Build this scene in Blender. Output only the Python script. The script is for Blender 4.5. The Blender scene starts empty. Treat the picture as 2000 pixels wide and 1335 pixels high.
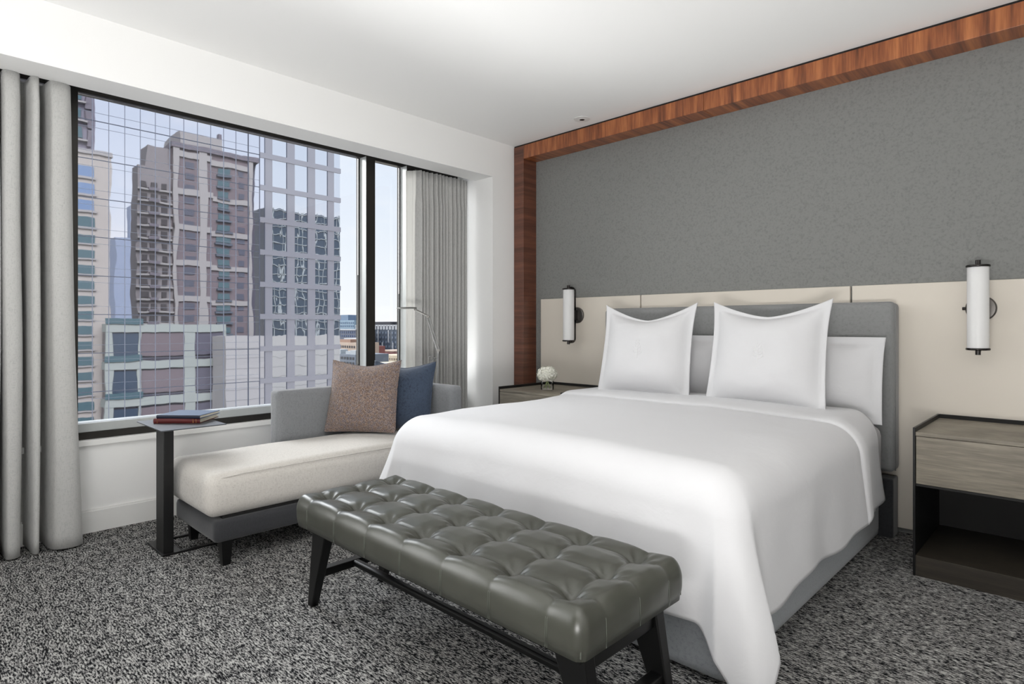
import bpy, bmesh, math, random
from mathutils import Vector, Matrix, noise
R = math.radians
PI = math.pi
SC = bpy.context.scene
COL = SC.collection
random.seed(7)

# ------------------------------------------------------------------ camera
cam_d = bpy.data.cameras.new('camera')
cam = bpy.data.objects.new('camera', cam_d)
COL.objects.link(cam)
cam.location = (3.67, -3.797, 1.16)
cam.rotation_euler = (R(90), 0, math.atan(1135 / 1168.5))
cam_d.sensor_width = 36.0
cam_d.lens = 1168.5 / 2000 * 36.0
cam_d.shift_y = -29.5 / 2000
cam_d.clip_start = 0.05
cam_d.clip_end = 5000
SC.camera = cam

# ------------------------------------------------------------------ view
SC.view_settings.view_transform = 'Standard'
SC.view_settings.look = 'None'
SC.view_settings.gamma = 1.0
SC.view_settings.use_curve_mapping = False
SC.view_settings.exposure = 0.42
SC.cycles.max_bounces = 10
SC.cycles.diffuse_bounces = 6
SC.cycles.glossy_bounces = 5
SC.cycles.transparent_max_bounces = 12
SC.cycles.sample_clamp_indirect = 4.0

# ------------------------------------------------------------------ node helpers
def nd(nt, kind, **kw):
    n = nt.nodes.new(kind)
    for k, v in kw.items():
        if k in n.inputs: n.inputs[k].default_value = v
        else: setattr(n, k, v)
    return n
def ramp(nt, fac, stops, interp='LINEAR'):
    r = nt.nodes.new('ShaderNodeValToRGB')
    r.color_ramp.interpolation = interp
    els = r.color_ramp.elements
    while len(els) < len(stops): els.new(0.5)
    for e, (p, c) in zip(els, stops):
        e.position = p
        e.color = (c[0], c[1], c[2], 1) if not isinstance(c, (int, float)) else (c, c, c, 1)
    nt.links.new(fac, r.inputs[0])
    return r.outputs[0]
def srgb(r, g, b):
    f = lambda v: (v / 255 / 12.92) if v / 255 <= 0.04045 else ((v / 255 + 0.055) / 1.055) ** 2.4
    return (f(r), f(g), f(b))
def mat(name, col, rough=0.5, metal=0.0, spec=0.5, sheen=0.0, coat=0.0):
    m = bpy.data.materials.new(name)
    m.use_nodes = True
    b = m.node_tree.nodes['Principled BSDF']
    b.inputs['Base Color'].default_value = (*col, 1)
    b.inputs['Roughness'].default_value = rough
    b.inputs['Metallic'].default_value = metal
    b.inputs['Specular IOR Level'].default_value = spec
    b.inputs['Sheen Weight'].default_value = sheen
    b.inputs['Coat Weight'].default_value = coat
    return m
def coords(nt, scale=(1, 1, 1), rot=(0, 0, 0), kind='Object'):
    tc = nt.nodes.new('ShaderNodeTexCoord')
    mp = nt.nodes.new('ShaderNodeMapping')
    mp.inputs['Scale'].default_value = scale
    mp.inputs['Rotation'].default_value = rot
    nt.links.new(tc.outputs[kind], mp.inputs[0])
    return mp.outputs[0]
def noise_tex(nt, vec, scale, detail=3, rough=0.5, dist=0.0):
    n = nt.nodes.new('ShaderNodeTexNoise')
    n.inputs['Scale'].default_value = scale
    n.inputs['Detail'].default_value = detail
    n.inputs['Roughness'].default_value = rough
    n.inputs['Distortion'].default_value = dist
    nt.links.new(vec, n.inputs['Vector'])
    return n.outputs[0]
def bump(m, height, strength=0.3, dist=0.002):
    nt = m.node_tree
    b = nt.nodes.new('ShaderNodeBump')
    b.inputs['Strength'].default_value = strength
    b.inputs['Distance'].default_value = dist
    nt.links.new(height, b.inputs['Height'])
    nt.links.new(b.outputs[0], nt.nodes['Principled BSDF'].inputs['Normal'])
    return b
def base(m, out):
    m.node_tree.links.new(out, m.node_tree.nodes['Principled BSDF'].inputs['Base Color'])

# ------------------------------------------------------------------ sky
w = bpy.data.worlds.new('sky')
SC.world = w
w.use_nodes = True
nt = w.node_tree
bg = nt.nodes['Background']
tc = nt.nodes.new('ShaderNodeTexCoord')
sep = nt.nodes.new('ShaderNodeSeparateXYZ')
nt.links.new(tc.outputs['Generated'], sep.inputs[0])
grad = ramp(nt, sep.outputs[2], [(0.0, srgb(247, 249, 250)), (0.18, srgb(228, 236, 248)), (0.6, srgb(205, 220, 242)), (1.0, srgb(190, 208, 236))])
mp = nt.nodes.new('ShaderNodeMapping')
mp.inputs['Scale'].default_value = (1, 1, 2.6)
nt.links.new(tc.outputs['Generated'], mp.inputs[0])
cl = noise_tex(nt, mp.outputs[0], 2.6, 6, 0.55, 0.3)
clm = ramp(nt, cl, [(0.46, 0.0), (0.62, 1.0)])
mx = nt.nodes.new('ShaderNodeMix'); mx.data_type = 'RGBA'
nt.links.new(clm, mx.inputs[0]); nt.links.new(grad, mx.inputs[6])
mx.inputs[7].default_value = (*srgb(248, 249, 252), 1)
nt.links.new(mx.outputs[2], bg.inputs['Color'])
bg.inputs['Strength'].default_value = 0.85

# ------------------------------------------------------------------ sun (soft, low, from the window side)
def sun(name, direction, strength, angle, col=(1, 1, 1)):
    l = bpy.data.lights.new(name, 'SUN')
    l.energy = strength; l.angle = R(angle); l.color = col
    o = bpy.data.objects.new(name, l); COL.objects.link(o)
    o.rotation_euler = Vector(direction).to_track_quat('-Z', 'Y').to_euler()
    return o
sun('sun', (0.70, 0.62, -0.36), 1.6, 38, (1.0, 0.985, 0.96))
sun('high_sky', (1.0, 0.10, -0.95), 3.4, 34, (0.96, 0.98, 1.0))
def area(name, loc, direction, sx, sy, power, col=(1, 1, 1)):
    l = bpy.data.lights.new(name, 'AREA')
    l.shape = 'RECTANGLE'; l.size = sx; l.size_y = sy; l.energy = power; l.color = col
    o = bpy.data.objects.new(name, l); COL.objects.link(o); o.location = loc
    o.rotation_euler = Vector(direction).to_track_quat('-Z', 'Y').to_euler()
    return o
# added fill lamp at the unseen end of the window wall, past the curtain
area('side_fill', (-0.1, -5.6, 1.6), (0.4, 1.0, 0.12), 1.7, 1.8, 15, (0.97, 0.985, 1.0))
# added fill lamp outside below the sill, lifting soffit and ceiling
area('sill_fill', (-1.15, -1.9, 0.2), (0.55, 0.05, 1), 2.6, 0.7, 110, (1.0, 1.0, 0.99))
# added fill lamp behind the camera, aimed up to brighten the ceiling
area('ceiling_fill', (3.6, -4.6, 0.5), (-0.10, 0.15, 1), 1.0, 1.0, 142, (1.0, 0.99, 0.975))

# ------------------------------------------------------------------ object helpers
def tag(o, label=None, cat=None, group=None, kind=None):
    if label: o['label'] = label
    if cat: o['category'] = cat
    if group: o['group'] = group
    if kind: o['kind'] = kind
    return o
def thing(name, label, cat, loc=(0, 0, 0), rot=(0, 0, 0), group=None, kind=None):
    o = bpy.data.objects.new(name, None)
    o.empty_display_size = 0.1
    COL.objects.link(o); o.location = loc; o.rotation_euler = rot
    if kind: tag(o, kind=kind)
    else: tag(o, label, cat, group)
    return o
def world_off(p):
    v = Vector((0, 0, 0))
    while p is not None:
        v += Vector(p.location); p = p.parent
    return v
def obj(name, bm, m, parent=None, smooth=False, label=None, local=False, autos=None):
    """meshes are built in world coordinates; stored relative to the parent unless local"""
    if parent is not None and not local:
        bmesh.ops.translate(bm, vec=-world_off(parent), verts=bm.verts)
    me = bpy.data.meshes.new(name)
    bm.normal_update()
    bm.to_mesh(me); bm.free()
    me.materials.append(m)
    if smooth:
        for p in me.polygons: p.use_smooth = True
    o = bpy.data.objects.new(name, me)
    COL.objects.link(o)
    if parent is not None: o.parent = parent
    if label: o['label'] = label
    if autos:
        try: me.set_sharp_from_angle(angle=R(autos))
        except Exception: pass
    return o
def single(name, bm, m, label, cat, smooth=False, group=None, autos=None, origin=None):
    if origin is not None:
        bmesh.ops.translate(bm, vec=-Vector(origin), verts=bm.verts)
    o = obj(name, bm, m, None, smooth, autos=autos)
    if origin is not None: o.location = origin
    return tag(o, label, cat, group)
def struct(name, bm, m, parent=None, smooth=False):
    o = obj(name, bm, m, parent, smooth)
    o['kind'] = 'structure'
    return o

def box(bm, x0, y0, z0, x1, y1, z1, bev=0.0, seg=2):
    vs = [bm.verts.new(p) for p in ((x0,y0,z0),(x1,y0,z0),(x1,y1,z0),(x0,y1,z0),(x0,y0,z1),(x1,y0,z1),(x1,y1,z1),(x0,y1,z1))]
    fs = [bm.faces.new([vs[i] for i in f]) for f in ((0,3,2,1),(4,5,6,7),(0,1,5,4),(1,2,6,5),(2,3,7,6),(3,0,4,7))]
    if bev > 0:
        es = list({e for f in fs for e in f.edges})
        bmesh.ops.bevel(bm, geom=es, offset=bev, segments=seg, profile=0.5, affect='EDGES')
    return bm
def B(*a, **k):
    return box(bmesh.new(), *a, **k)
def prism(bm, pts, z0, z1):
    n = len(pts)
    lo = [bm.verts.new((p[0], p[1], z0)) for p in pts]
    hi = [bm.verts.new((p[0], p[1], z1)) for p in pts]
    bm.faces.new(lo[::-1]); bm.faces.new(hi)
    for i in range(n): bm.faces.new((lo[i], lo[(i+1) % n], hi[(i+1) % n], hi[i]))
    return bm
def hexa(bm, lo, hi):
    """lo, hi: four 3-D corners each"""
    a = [bm.verts.new(p) for p in lo]; b = [bm.verts.new(p) for p in hi]
    bm.faces.new(a[::-1]); bm.faces.new(b)
    for i in range(4): bm.faces.new((a[i], a[(i+1) % 4], b[(i+1) % 4], b[i]))
    return bm
def lathe(bm, cx, cy, prof, n=48):
    """prof: (r,z) list; caps where r==0"""
    rings = []
    for r, z in prof:
        if r < 1e-6: rings.append([bm.verts.new((cx, cy, z))])
        else: rings.append([bm.verts.new((cx + r*math.cos(2*PI*i/n), cy + r*math.sin(2*PI*i/n), z)) for i in range(n)])
    for a, b in zip(rings, rings[1:]):
        for i in range(n):
            j = (i+1) % n
            if len(a) == 1 and len(b) > 1: bm.faces.new((a[0], b[j], b[i]))
            elif len(b) == 1 and len(a) > 1: bm.faces.new((a[i], a[j], b[0]))
            elif len(a) > 1: bm.faces.new((a[i], a[j], b[j], b[i]))
    bmesh.ops.recalc_face_normals(bm, faces=bm.faces)
    return bm
def tube(bm, pts, rad, n=12):
    pts = [Vector(p) for p in pts]
    rads = rad if isinstance(rad, (list, tuple)) else [rad]*len(pts)
    rings = []
    up = Vector((0, 0, 1))
    for i, p in enumerate(pts):
        d = (pts[min(i+1, len(pts)-1)] - pts[max(i-1, 0)]).normalized()
        a = d.cross(up)
        if a.length < 1e-3: a = d.cross(Vector((1, 0, 0)))
        a.normalize(); b = d.cross(a).normalized()
        rings.append([bm.verts.new(p + rads[i]*(a*math.cos(2*PI*k/n) + b*math.sin(2*PI*k/n))) for k in range(n)])
    for r0, r1 in zip(rings, rings[1:]):
        for k in range(n): bm.faces.new((r0[k], r0[(k+1) % n], r1[(k+1) % n], r1[k]))
    bm.faces.new(rings[0][::-1]); bm.faces.new(rings[-1])
    bmesh.ops.recalc_face_normals(bm, faces=bm.faces)
    return bm
def arc(p0, p1, p2, n=6):
    """quadratic curve"""
    p0, p1, p2 = Vector(p0), Vector(p1), Vector(p2)
    return [(1-t)**2*p0 + 2*t*(1-t)*p1 + t*t*p2 for t in [i/n for i in range(n+1)]]
def grid_surf(bm, nu, nv, f, closed_u=False):
    V = [[bm.verts.new(f(i/nu, j/nv)) for j in range(nv+1)] for i in range(nu if closed_u else nu+1)]
    m = len(V)
    for i in range(nu):
        for j in range(nv):
            bm.faces.new((V[i][j], V[(i+1) % m][j], V[(i+1) % m][j+1], V[i][j+1]))
    return V
def roundbox(x0, y0, z0, x1, y1, z1, r, step, disp=None):
    """finely gridded box with rounded edges; disp(p, n) -> new p"""
    bm = bmesh.new()
    L = [x1-x0, y1-y0, z1-z0]
    N = [max(2, int(round(l/step))) for l in L]
    lo = Vector((x0, y0, z0))
    cache = {}
    def V(i, j, k):
        if (i, j, k) not in cache:
            p = Vector((x0 + L[0]*i/N[0], y0 + L[1]*j/N[1], z0 + L[2]*k/N[2]))
            q = Vector((min(max(p.x, x0+r), x1-r), min(max(p.y, y0+r), y1-r), min(max(p.z, z0+r), z1-r)))
            d = p - q
            n = d.normalized() if d.length > 1e-9 else Vector((0, 0, 1))
            p = q + n*r
            if disp: p = disp(p, n)
            cache[(i, j, k)] = bm.verts.new(p)
        return cache[(i, j, k)]
    a, b, c = N
    for i in range(a):
        for j in range(b):
            bm.faces.new((V(i,j,0), V(i,j+1,0), V(i+1,j+1,0), V(i+1,j,0)))
            bm.faces.new((V(i,j,c), V(i+1,j,c), V(i+1,j+1,c), V(i,j+1,c)))
    for i in range(a):
        for k in range(c):
            bm.faces.new((V(i,0,k), V(i+1,0,k), V(i+1,0,k+1), V(i,0,k+1)))
            bm.faces.new((V(i,b,k), V(i,b,k+1), V(i+1,b,k+1), V(i+1,b,k)))
    for j in range(b):
        for k in range(c):
            bm.faces.new((V(0,j,k), V(0,j,k+1), V(0,j+1,k+1), V(0,j+1,k)))
            bm.faces.new((V(a,j,k), V(a,j+1,k), V(a,j+1,k+1), V(a,j,k+1)))
    return bm
def sm(a, b, x):
    t = min(1, max(0, (x-a)/(b-a))); return t*t*(3-2*t)

# ------------------------------------------------------------------ materials
M = {}
M['white_paint'] = mat('white_paint', srgb(240, 240, 239), 0.6, spec=0.2)
M['ceiling_paint'] = mat('ceiling_paint', srgb(246, 246, 245), 0.8, spec=0.05)
M['white_trim'] = mat('white_trim', srgb(232, 232, 230), 0.4)
M['black_metal'] = mat('black_metal', srgb(17, 17, 18), 0.42, 0.2)
M['bronze_frame'] = mat('bronze_frame', srgb(48, 46, 43), 0.35, 0.5)
M['frame_light'] = mat('frame_light', srgb(184, 188, 188), 0.25, 0.2)
M['black'] = mat('black', srgb(14, 13, 13), 0.6)
M['dark_gap'] = mat('dark_gap', srgb(22, 20, 19), 0.8)

# carpet: heathered loops, black and pale grey yarns
m = mat('carpet', (0.2, 0.2, 0.2), 0.95, spec=0.05)
nt = m.node_tree
v = coords(nt, (50, 175, 100))
n1 = noise_tex(nt, v, 1.0, 2, 0.65)
v2 = coords(nt, (170, 420, 260))
n2 = noise_tex(nt, v2, 1.0, 1, 0.5)
v3 = coords(nt, (14, 34, 14))
n3 = noise_tex(nt, v3, 1.0, 2, 0.5)
ma = nd(nt, 'ShaderNodeMath', operation='MULTIPLY_ADD'); nt.links.new(n2, ma.inputs[0]); ma.inputs[1].default_value = 0.35; nt.links.new(n1, ma.inputs[2])
mb = nd(nt, 'ShaderNodeMath', operation='MULTIPLY_ADD'); nt.links.new(n3, mb.inputs[0]); mb.inputs[1].default_value = 0.30; nt.links.new(ma.outputs[0], mb.inputs[2])
c = ramp(nt, mb.outputs[0], [(0.0, srgb(8, 8, 9)), (0.74, srgb(18, 18, 21)), (0.79, srgb(66, 66, 68)), (0.845, srgb(130, 129, 128)), (1.0, srgb(186, 185, 182))])
base(m, c); bump(m, ma.outputs[0], 0.6, 0.006)
M['carpet'] = m

def fabric(name, c0, c1, scale=420, rough=0.9, sheen=0.25, bs=0.25, stretch=(1, 1, 1), mottled=0.0):
    m = mat(name, c0, rough, spec=0.15, sheen=sheen)
    nt = m.node_tree
    va = coords(nt, (scale*stretch[0], scale*0.12*stretch[1], scale*stretch[2]))
    vb = coords(nt, (scale*0.12*stretch[0], scale*stretch[1], scale*0.12*stretch[2]))
    a = noise_tex(nt, va, 1.0, 2, 0.6); b = noise_tex(nt, vb, 1.0, 2, 0.6)
    ad = nd(nt, 'ShaderNodeMath', operation='ADD'); nt.links.new(a, ad.inputs[0]); nt.links.new(b, ad.inputs[1])
    out = ad.outputs[0]
    base(m, ramp(nt, out, [(0.35, c0), (0.5, [(p+q)/2 for p, q in zip(c0, c1)]), (0.65, c1)]) if False else ramp(nt, out, [(0.7, c0), (1.0, c1)]))
    rs = nd(nt, 'ShaderNodeMath', operation='MULTIPLY'); nt.links.new(out, rs.inputs[0]); rs.inputs[1].default_value = 0.5
    bump(m, rs.outputs[0], bs, 0.0015)
    return m
M['wallcovering'] = fabric('wallcovering', srgb(108, 109, 108), srgb(128, 129, 127), 700, bs=0.1)
M['curtain'] = fabric('curtain_fabric', srgb(164, 164, 163), srgb(184, 184, 182), 420)
M['curtain_lining'] = mat('curtain_lining', srgb(236, 236, 232), 0.8)
M['headboard_fabric'] = fabric('headboard_fabric', srgb(118, 119, 119), srgb(132, 133, 133), 500)
M['arm_fabric'] = fabric('arm_fabric', srgb(108, 110, 114), srgb(130, 132, 135), 600)
M['base_fabric'] = fabric('base_fabric', srgb(46, 47, 50), srgb(58, 59, 62), 600)
M['seat_fabric'] = fabric('seat_fabric', srgb(176, 171, 165), srgb(204, 200, 194), 600)
M['bed_base_fabric'] = fabric('bed_base_fabric', srgb(138, 142, 146), srgb(160, 164, 168), 600)
M['blue_fabric'] = fabric('blue_fabric', srgb(38, 46, 60), srgb(62, 73, 90), 500)
m = mat('boucle', srgb(150, 130, 120), 0.95, spec=0.1, sheen=0.2)
nt = m.node_tree
v = coords(nt, (1, 1, 1)); n1 = noise_tex(nt, v, 230, 3, 0.7, 0.6); n2 = noise_tex(nt, v, 60, 2, 0.6)
n3 = noise_tex(nt, v, 330, 2, 0.6)
c1 = ramp(nt, n1, [(0.34, srgb(70, 66, 72)), (0.46, srgb(132, 120, 118)), (0.56, srgb(172, 160, 155)), (0.66, srgb(214, 204, 196))])
c2 = ramp(nt, n2, [(0.35, srgb(206, 204, 212)), (0.5, srgb(222, 213, 206)), (0.62, srgb(222, 204, 188))])
mm = nt.nodes.new('ShaderNodeMix'); mm.data_type = 'RGBA'; mm.blend_type = 'MULTIPLY'; mm.inputs[0].default_value = 1
nt.links.new(c1, mm.inputs[6]); nt.links.new(c2, mm.inputs[7]); base(m, mm.outputs[2])
bump(m, n1, 0.9, 0.004)
M['boucle'] = m
m = mat('linen_white', srgb(242, 242, 242), 0.8, spec=0.15, sheen=0.1)
nt = m.node_tree
v = coords(nt, (1, 1, 1)); n1 = noise_tex(nt, v, 9, 4, 0.55, 0.5)
bump(m, n1, 0.12, 0.02)
M['linen'] = m
m.node_tree.nodes['Principled BSDF'].inputs['Base Color'].default_value = (*srgb(206, 206, 208), 1)
M['greige_wall'] = mat('greige_wall', srgb(112, 108, 104), 0.7)
M['embroidery'] = mat('embroidery', srgb(222, 222, 223), 0.6)
# leather
m = mat('leather_grey', srgb(112, 116, 108), 0.33, spec=0.6)
nt = m.node_tree
v = coords(nt); n1 = noise_tex(nt, v, 380, 3, 0.6); n2 = noise_tex(nt, v, 6, 2, 0.5)
bump(m, n1, 0.10, 0.001)
base(m, ramp(nt, n2, [(0.3, srgb(58, 59, 52)), (0.7, srgb(68, 69, 62))]))
M['leather'] = m
M['leather_seam'] = mat('leather_seam', srgb(84, 88, 80), 0.5)
m = mat('leather_cream', srgb(208, 201, 190), 0.45, spec=0.35)
nt = m.node_tree
v = coords(nt); n1 = noise_tex(nt, v, 500, 2, 0.6); bump(m, n1, 0.08, 0.001)
M['leather_cream'] = m
# woods
def wood(name, cols, scale, rot=(0, 0, 0), rough=0.35, coat=0.2, freq=1.0):
    m = mat(name, cols[0], rough, coat=coat)
    nt = m.node_tree
    v = coords(nt, scale, rot)
    n1 = noise_tex(nt, v, 1.0, 4, 0.6, 0.2)
    v2 = coords(nt, tuple(s*5 for s in scale), rot)
    n2 = noise_tex(nt, v2, 1.0, 2, 0.6)
    a = nd(nt, 'ShaderNodeMath', operation='MULTIPLY_ADD'); nt.links.new(n2, a.inputs[0]); a.inputs[1].default_value = 0.4; nt.links.new(n1, a.inputs[2])
    base(m, ramp(nt, a.outputs[0], [(0.45, cols[0]), (0.68, cols[1]), (0.9, cols[2])]))
    bump(m, n2, 0.08, 0.001)
    return m
WC = [srgb(78, 42, 26), srgb(142, 82, 48), srgb(182, 114, 68)]
M['walnut_beam'] = wood('walnut_beam', WC, (16, 0.6, 1.2))
WD = [srgb(66, 38, 28), srgb(96, 58, 43), srgb(122, 76, 56)]
M['walnut_stile'] = wood('walnut_stile', WD, (0.8, 0.8, 14))
M['oak_grey'] = wood('oak_grey', [srgb(96, 90, 80), srgb(120, 113, 101), srgb(142, 135, 121)], (2.5, 2.5, 38), rough=0.5, coat=0.0)
M['oak_dark'] = wood('oak_dark', [srgb(36, 32, 26), srgb(48, 43, 36), srgb(60, 54, 46)], (2.5, 2.5, 38), rough=0.5, coat=0.0)
M['black_wood'] = mat('black_wood', srgb(12, 12, 12), 0.38, spec=0.3)
M['brushed_nickel'] = mat('brushed_nickel', srgb(120, 116, 110), 0.22, 1.0)
M['plate_steel'] = mat('plate_steel', srgb(104, 101, 98), 0.3, 0.8)
M['dark_nickel'] = mat('dark_nickel', srgb(60, 58, 57), 0.25, 1.0)
M['chrome'] = mat('chrome', srgb(150, 150, 150), 0.38, 1.0)
M['satin_silver'] = mat('satin_silver', srgb(112, 111, 108), 0.4, 0.7)
M['table_top'] = mat('table_top', srgb(92, 95, 100), 0.4, 0.4)
M['paper'] = mat('paper', srgb(205, 200, 184), 0.8)
M['blue_cloth'] = mat('blue_cloth', srgb(70, 92, 122), 0.45)
M['navy'] = mat('navy_spine', srgb(24, 30, 48), 0.5)
M['red_cloth'] = mat('red_cloth', srgb(84, 24, 24), 0.5)
M['gold'] = mat('gold_foil', srgb(168, 120, 78), 0.35, 0.6)
M['petal'] = mat('petal', srgb(246, 246, 236), 0.7, spec=0.2)
M['stem'] = mat('stem', srgb(150, 168, 110), 0.6)
m = mat('opal_glass', srgb(248, 248, 248), 0.25, spec=0.5)
m.node_tree.nodes['Principled BSDF'].inputs['Subsurface Weight'].default_value = 0.0
M['opal'] = m
_nt = m.node_tree
_tl = nd(_nt, 'ShaderNodeBsdfTranslucent'); _tl.inputs[0].default_value = (0.9, 0.9, 0.9, 1)
_mi = nd(_nt, 'ShaderNodeMixShader'); _mi.inputs[0].default_value = 0.35
_nt.links.new(_nt.nodes['Principled BSDF'].outputs[0], _mi.inputs[1]); _nt.links.new(_tl.outputs[0], _mi.inputs[2])
_nt.links.new(_mi.outputs[0], _nt.nodes['Material Output'].inputs[0])
def thin_glass(name, tint, rough=0.0, ior=1.35):
    m = bpy.data.materials.new(name); m.use_nodes = True
    nt = m.node_tree; nt.nodes.clear()
    out = nt.nodes.new('ShaderNodeOutputMaterial')
    tr = nd(nt, 'ShaderNodeBsdfTransparent'); tr.inputs[0].default_value = (*tint, 1)
    gl = nd(nt, 'ShaderNodeBsdfGlossy'); gl.inputs['Roughness'].default_value = rough
    lw = nd(nt, 'ShaderNodeFresnel'); lw.inputs[0].default_value = ior
    mi = nt.nodes.new('ShaderNodeMixShader')
    nt.links.new(lw.outputs[0], mi.inputs[0]); nt.links.new(tr.outputs[0], mi.inputs[1]); nt.links.new(gl.outputs[0], mi.inputs[2])
    nt.links.new(mi.outputs[0], out.inputs[0])
    return m
M['pane'] = thin_glass('window_pane', (0.98, 0.985, 0.985))
M['vase_glass'] = thin_glass('vase_glass', (0.985, 0.99, 0.99), rough=0.02, ior=1.16)
m = mat('frosted', srgb(236, 237, 238), 0.3)
M['frosted'] = m
# exterior
def mirror(name, col, wav, scale=0.35):
    m = mat(name, col, 0.015, 1.0)
    nt = m.node_tree
    v = coords(nt, (1, 1, 0.45)); n1 = noise_tex(nt, v, scale, 1.5, 0.4)
    bump(m, n1, 1.0, wav)
    return m
M['tower_glass'] = mirror('tower_glass', srgb(228, 229, 238), 0.0036, 0.6)
M['tower_glass_wavy'] = mirror('tower_glass_wavy', srgb(228, 231, 238), 0.007, 0.8)
m = mat('tower_stone', srgb(196, 193, 202), 0.10, spec=0.9)
m.node_tree.nodes['Principled BSDF'].inputs['Coat Weight'].default_value = 0.4
M['tower_stone'] = m
M['tower_mullion'] = mat('tower_mullion', srgb(120, 124, 140), 0.5)
M['tower_mullion_thin'] = mat('tower_mullion_thin', srgb(176, 180, 194), 0.5)
M['asphalt'] = mat('asphalt', srgb(120, 120, 120), 0.9)

# ------------------------------------------------------------------ room shell
YB = -6.4   # wall behind the camera
XR = 5.6    # wall on the right, out of the picture
struct('floor', B(-0.4, YB, -0.12, XR, 0.3, 0.0), M['carpet'])
struct('ceiling', B(-0.6, YB, 2.75, XR, 0.4, 2.9), M['ceiling_paint'])
struct('wall_right', B(XR, YB, -0.12, XR+0.12, 0.4, 2.9), M['white_paint'])
struct('wall_back', B(-0.6, YB-0.12, -0.12, XR+0.12, YB, 2.9), M['greige_wall'])
struct('wall_head', B(0.05, 0.165, 0.0, XR, 0.3, 2.74), M['wallcovering'])
# window wall: bulkhead, low wall, pier beside the headboard wall
bm = bmesh.new()
box(bm, -0.22, YB, 2.44, 0.0, -0.2551, 2.75)
box(bm, -0.55, -0.255, 0.0, 0.0, 0.3, 2.75)
box(bm, -0.6, YB, -0.12, -0.4, -0.255, 0.489)
box(bm, -0.6, YB, 2.62, -0.2201, -0.2551, 2.75)
struct('wall_left', bm, M['white_paint'])
struct('trim_4', B(-0.43, YB, 0.490, -0.372, -0.256, 0.5235, bev=0.004), M['white_trim'])
bm = bmesh.new(); box(bm, -0.4, YB, 0.0, -0.386, -0.256, 0.118); box(bm, -0.4, YB, 0.118, -0.392, -0.256, 0.128)
struct('baseboard_left', bm, M['white_trim'])
struct('baseboard_pier', B(0.0, -0.255, 0.0, 0.012, 0.0, 0.12), M['white_trim'])

# walnut surround of the headboard wall
bm = bmesh.new(); box(bm, 0.006, 0.0, 0.0, 0.122, 0.165, 2.735, bev=0.002)
struct('trim_1', bm, M['walnut_stile'])
bm = bmesh.new(); box(bm, 0.122, 0.0, 2.62, 1.784, 0.165, 2.735, bev=0.0015); box(bm, 1.787, 0.0, 2.62, XR, 0.165, 2.735, bev=0.0015)
struct('trim_2', bm, M['walnut_beam'])
bm = bmesh.new(); box(bm, 0.0, 0.012, 2.735, XR, 0.165, 2.75); box(bm, 0.0, 0.012, 0.0, 0.006, 0.165, 2.735)
struct('trim_3', bm, M['dark_gap'])

# cream leather wall panels
for i, (a, b, lab) in enumerate(((0.196, 1.201, 'cream leather wall panel behind the left sconce, nearest the window'),
                  (1.211, 2.637, 'middle cream leather wall panel behind the bed headboard'),
                  (2.647, 4.2, 'cream leather wall panel behind the right sconce and right nightstand'))):
    p = single('wall_panel', B(a, 0.14, 0.03, b, 0.164, 1.402, bev=0.004), M['leather_cream'], lab, 'wall panel', group=None)

# ------------------------------------------------------------------ window
win = thing('window_1', None, None, (-0.45, -2.2, 0.54), kind='structure')
obj('frame', B(-0.50, YB, 0.523, -0.412, -0.255, 0.564), M['bronze_frame'], win)
bm = bmesh.new(); box(bm, -0.545, YB, 0.564, -0.42, -0.255, 0.613, bev=0.002)
obj('sill', bm, M['frame_light'], win, label='pale metal sill of the window')
obj('head_frame', B(-0.52, YB, 2.494, -0.458, -0.255, 2.62), M['bronze_frame'], win)
def mull(y0, y1, nm='mullion'):
    o = obj(nm, B(-0.50, y0, 0.60, -0.395, y1, 2.49), M['frame_light'], win)  # sides catching the sky: their light put into a paler colour
    f = obj('mullion_shade', B(-0.3955, y0+0.001, 0.60, -0.391, y1, 2.49), M['bronze_frame'], win)  # dark front plate: shade on the room side put into the colour
    g = obj('gasket', B(-0.50, y0-0.022, 0.60, -0.485, y0, 2.49), M['bronze_frame'], win)
mull(-1.245, -1.165)
mull(-0.86, -0.78)
obj('jamb', B(-0.50, -3.16, 0.60, -0.42, -3.085, 2.49), M['bronze_frame'], win)
for a, b in ((YB, -3.16), (-3.085, -1.267), (-1.165, -0.882), (-0.78, -0.255)):
    obj('pane', B(-0.478, a, 0.60, -0.474, b, 2.49), M['pane'], win)

# ------------------------------------------------------------------ curtains
def folds(bm, y0, y1, z0, z1, xf, f, nz=26, ny=220, th=0.004):
    """f(s, h) -> (x, y) position of the cloth at run parameter s and height h (0 floor .. 1 top)"""
    V = []
    for i in range(ny+1):
        s = i/ny
        V.append([bm.verts.new((*f(s, j/nz), z0 + (z1-z0)*j/nz)) for j in range(nz+1)])
    for i in range(ny):
        for j in range(nz):
            bm.faces.new((V[i][j], V[i+1][j], V[i+1][j+1], V[i][j+1]))
def add_solid(o, t):
    md = o.modifiers.new('thickness', 'SOLIDIFY'); md.thickness = t; md.offset = 0
    return o
cr = thing('curtain', 'narrow grey curtain gathered at the right end of the window beside the headboard wall', 'curtain', (-0.3, -0.6, 0.01))
def f_right(s, h):
    k = 15.0
    ph = s*k*2*PI
    wob = 0.35*math.sin(s*23+1.3) + 0.25*noise.noise(Vector((s*9, h*1.5, 3)))*2
    A = 0.036*(0.75+0.35*math.sin(s*17)) * (0.65+0.35*(1-h)**0.5 if h > 0.9 else 1.0)
    x = -0.268 + A*math.sin(ph+wob) - 0.02*(1-s)
    y = -0.90 + 0.595*s + 0.008*math.sin(2*ph)*h*0
    # leading edge leans towards the window
    if s < 0.10: x -= (0.10-s)*0.55*sm(0.0, 1, 1-0.2*h)
    return x, y
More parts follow.
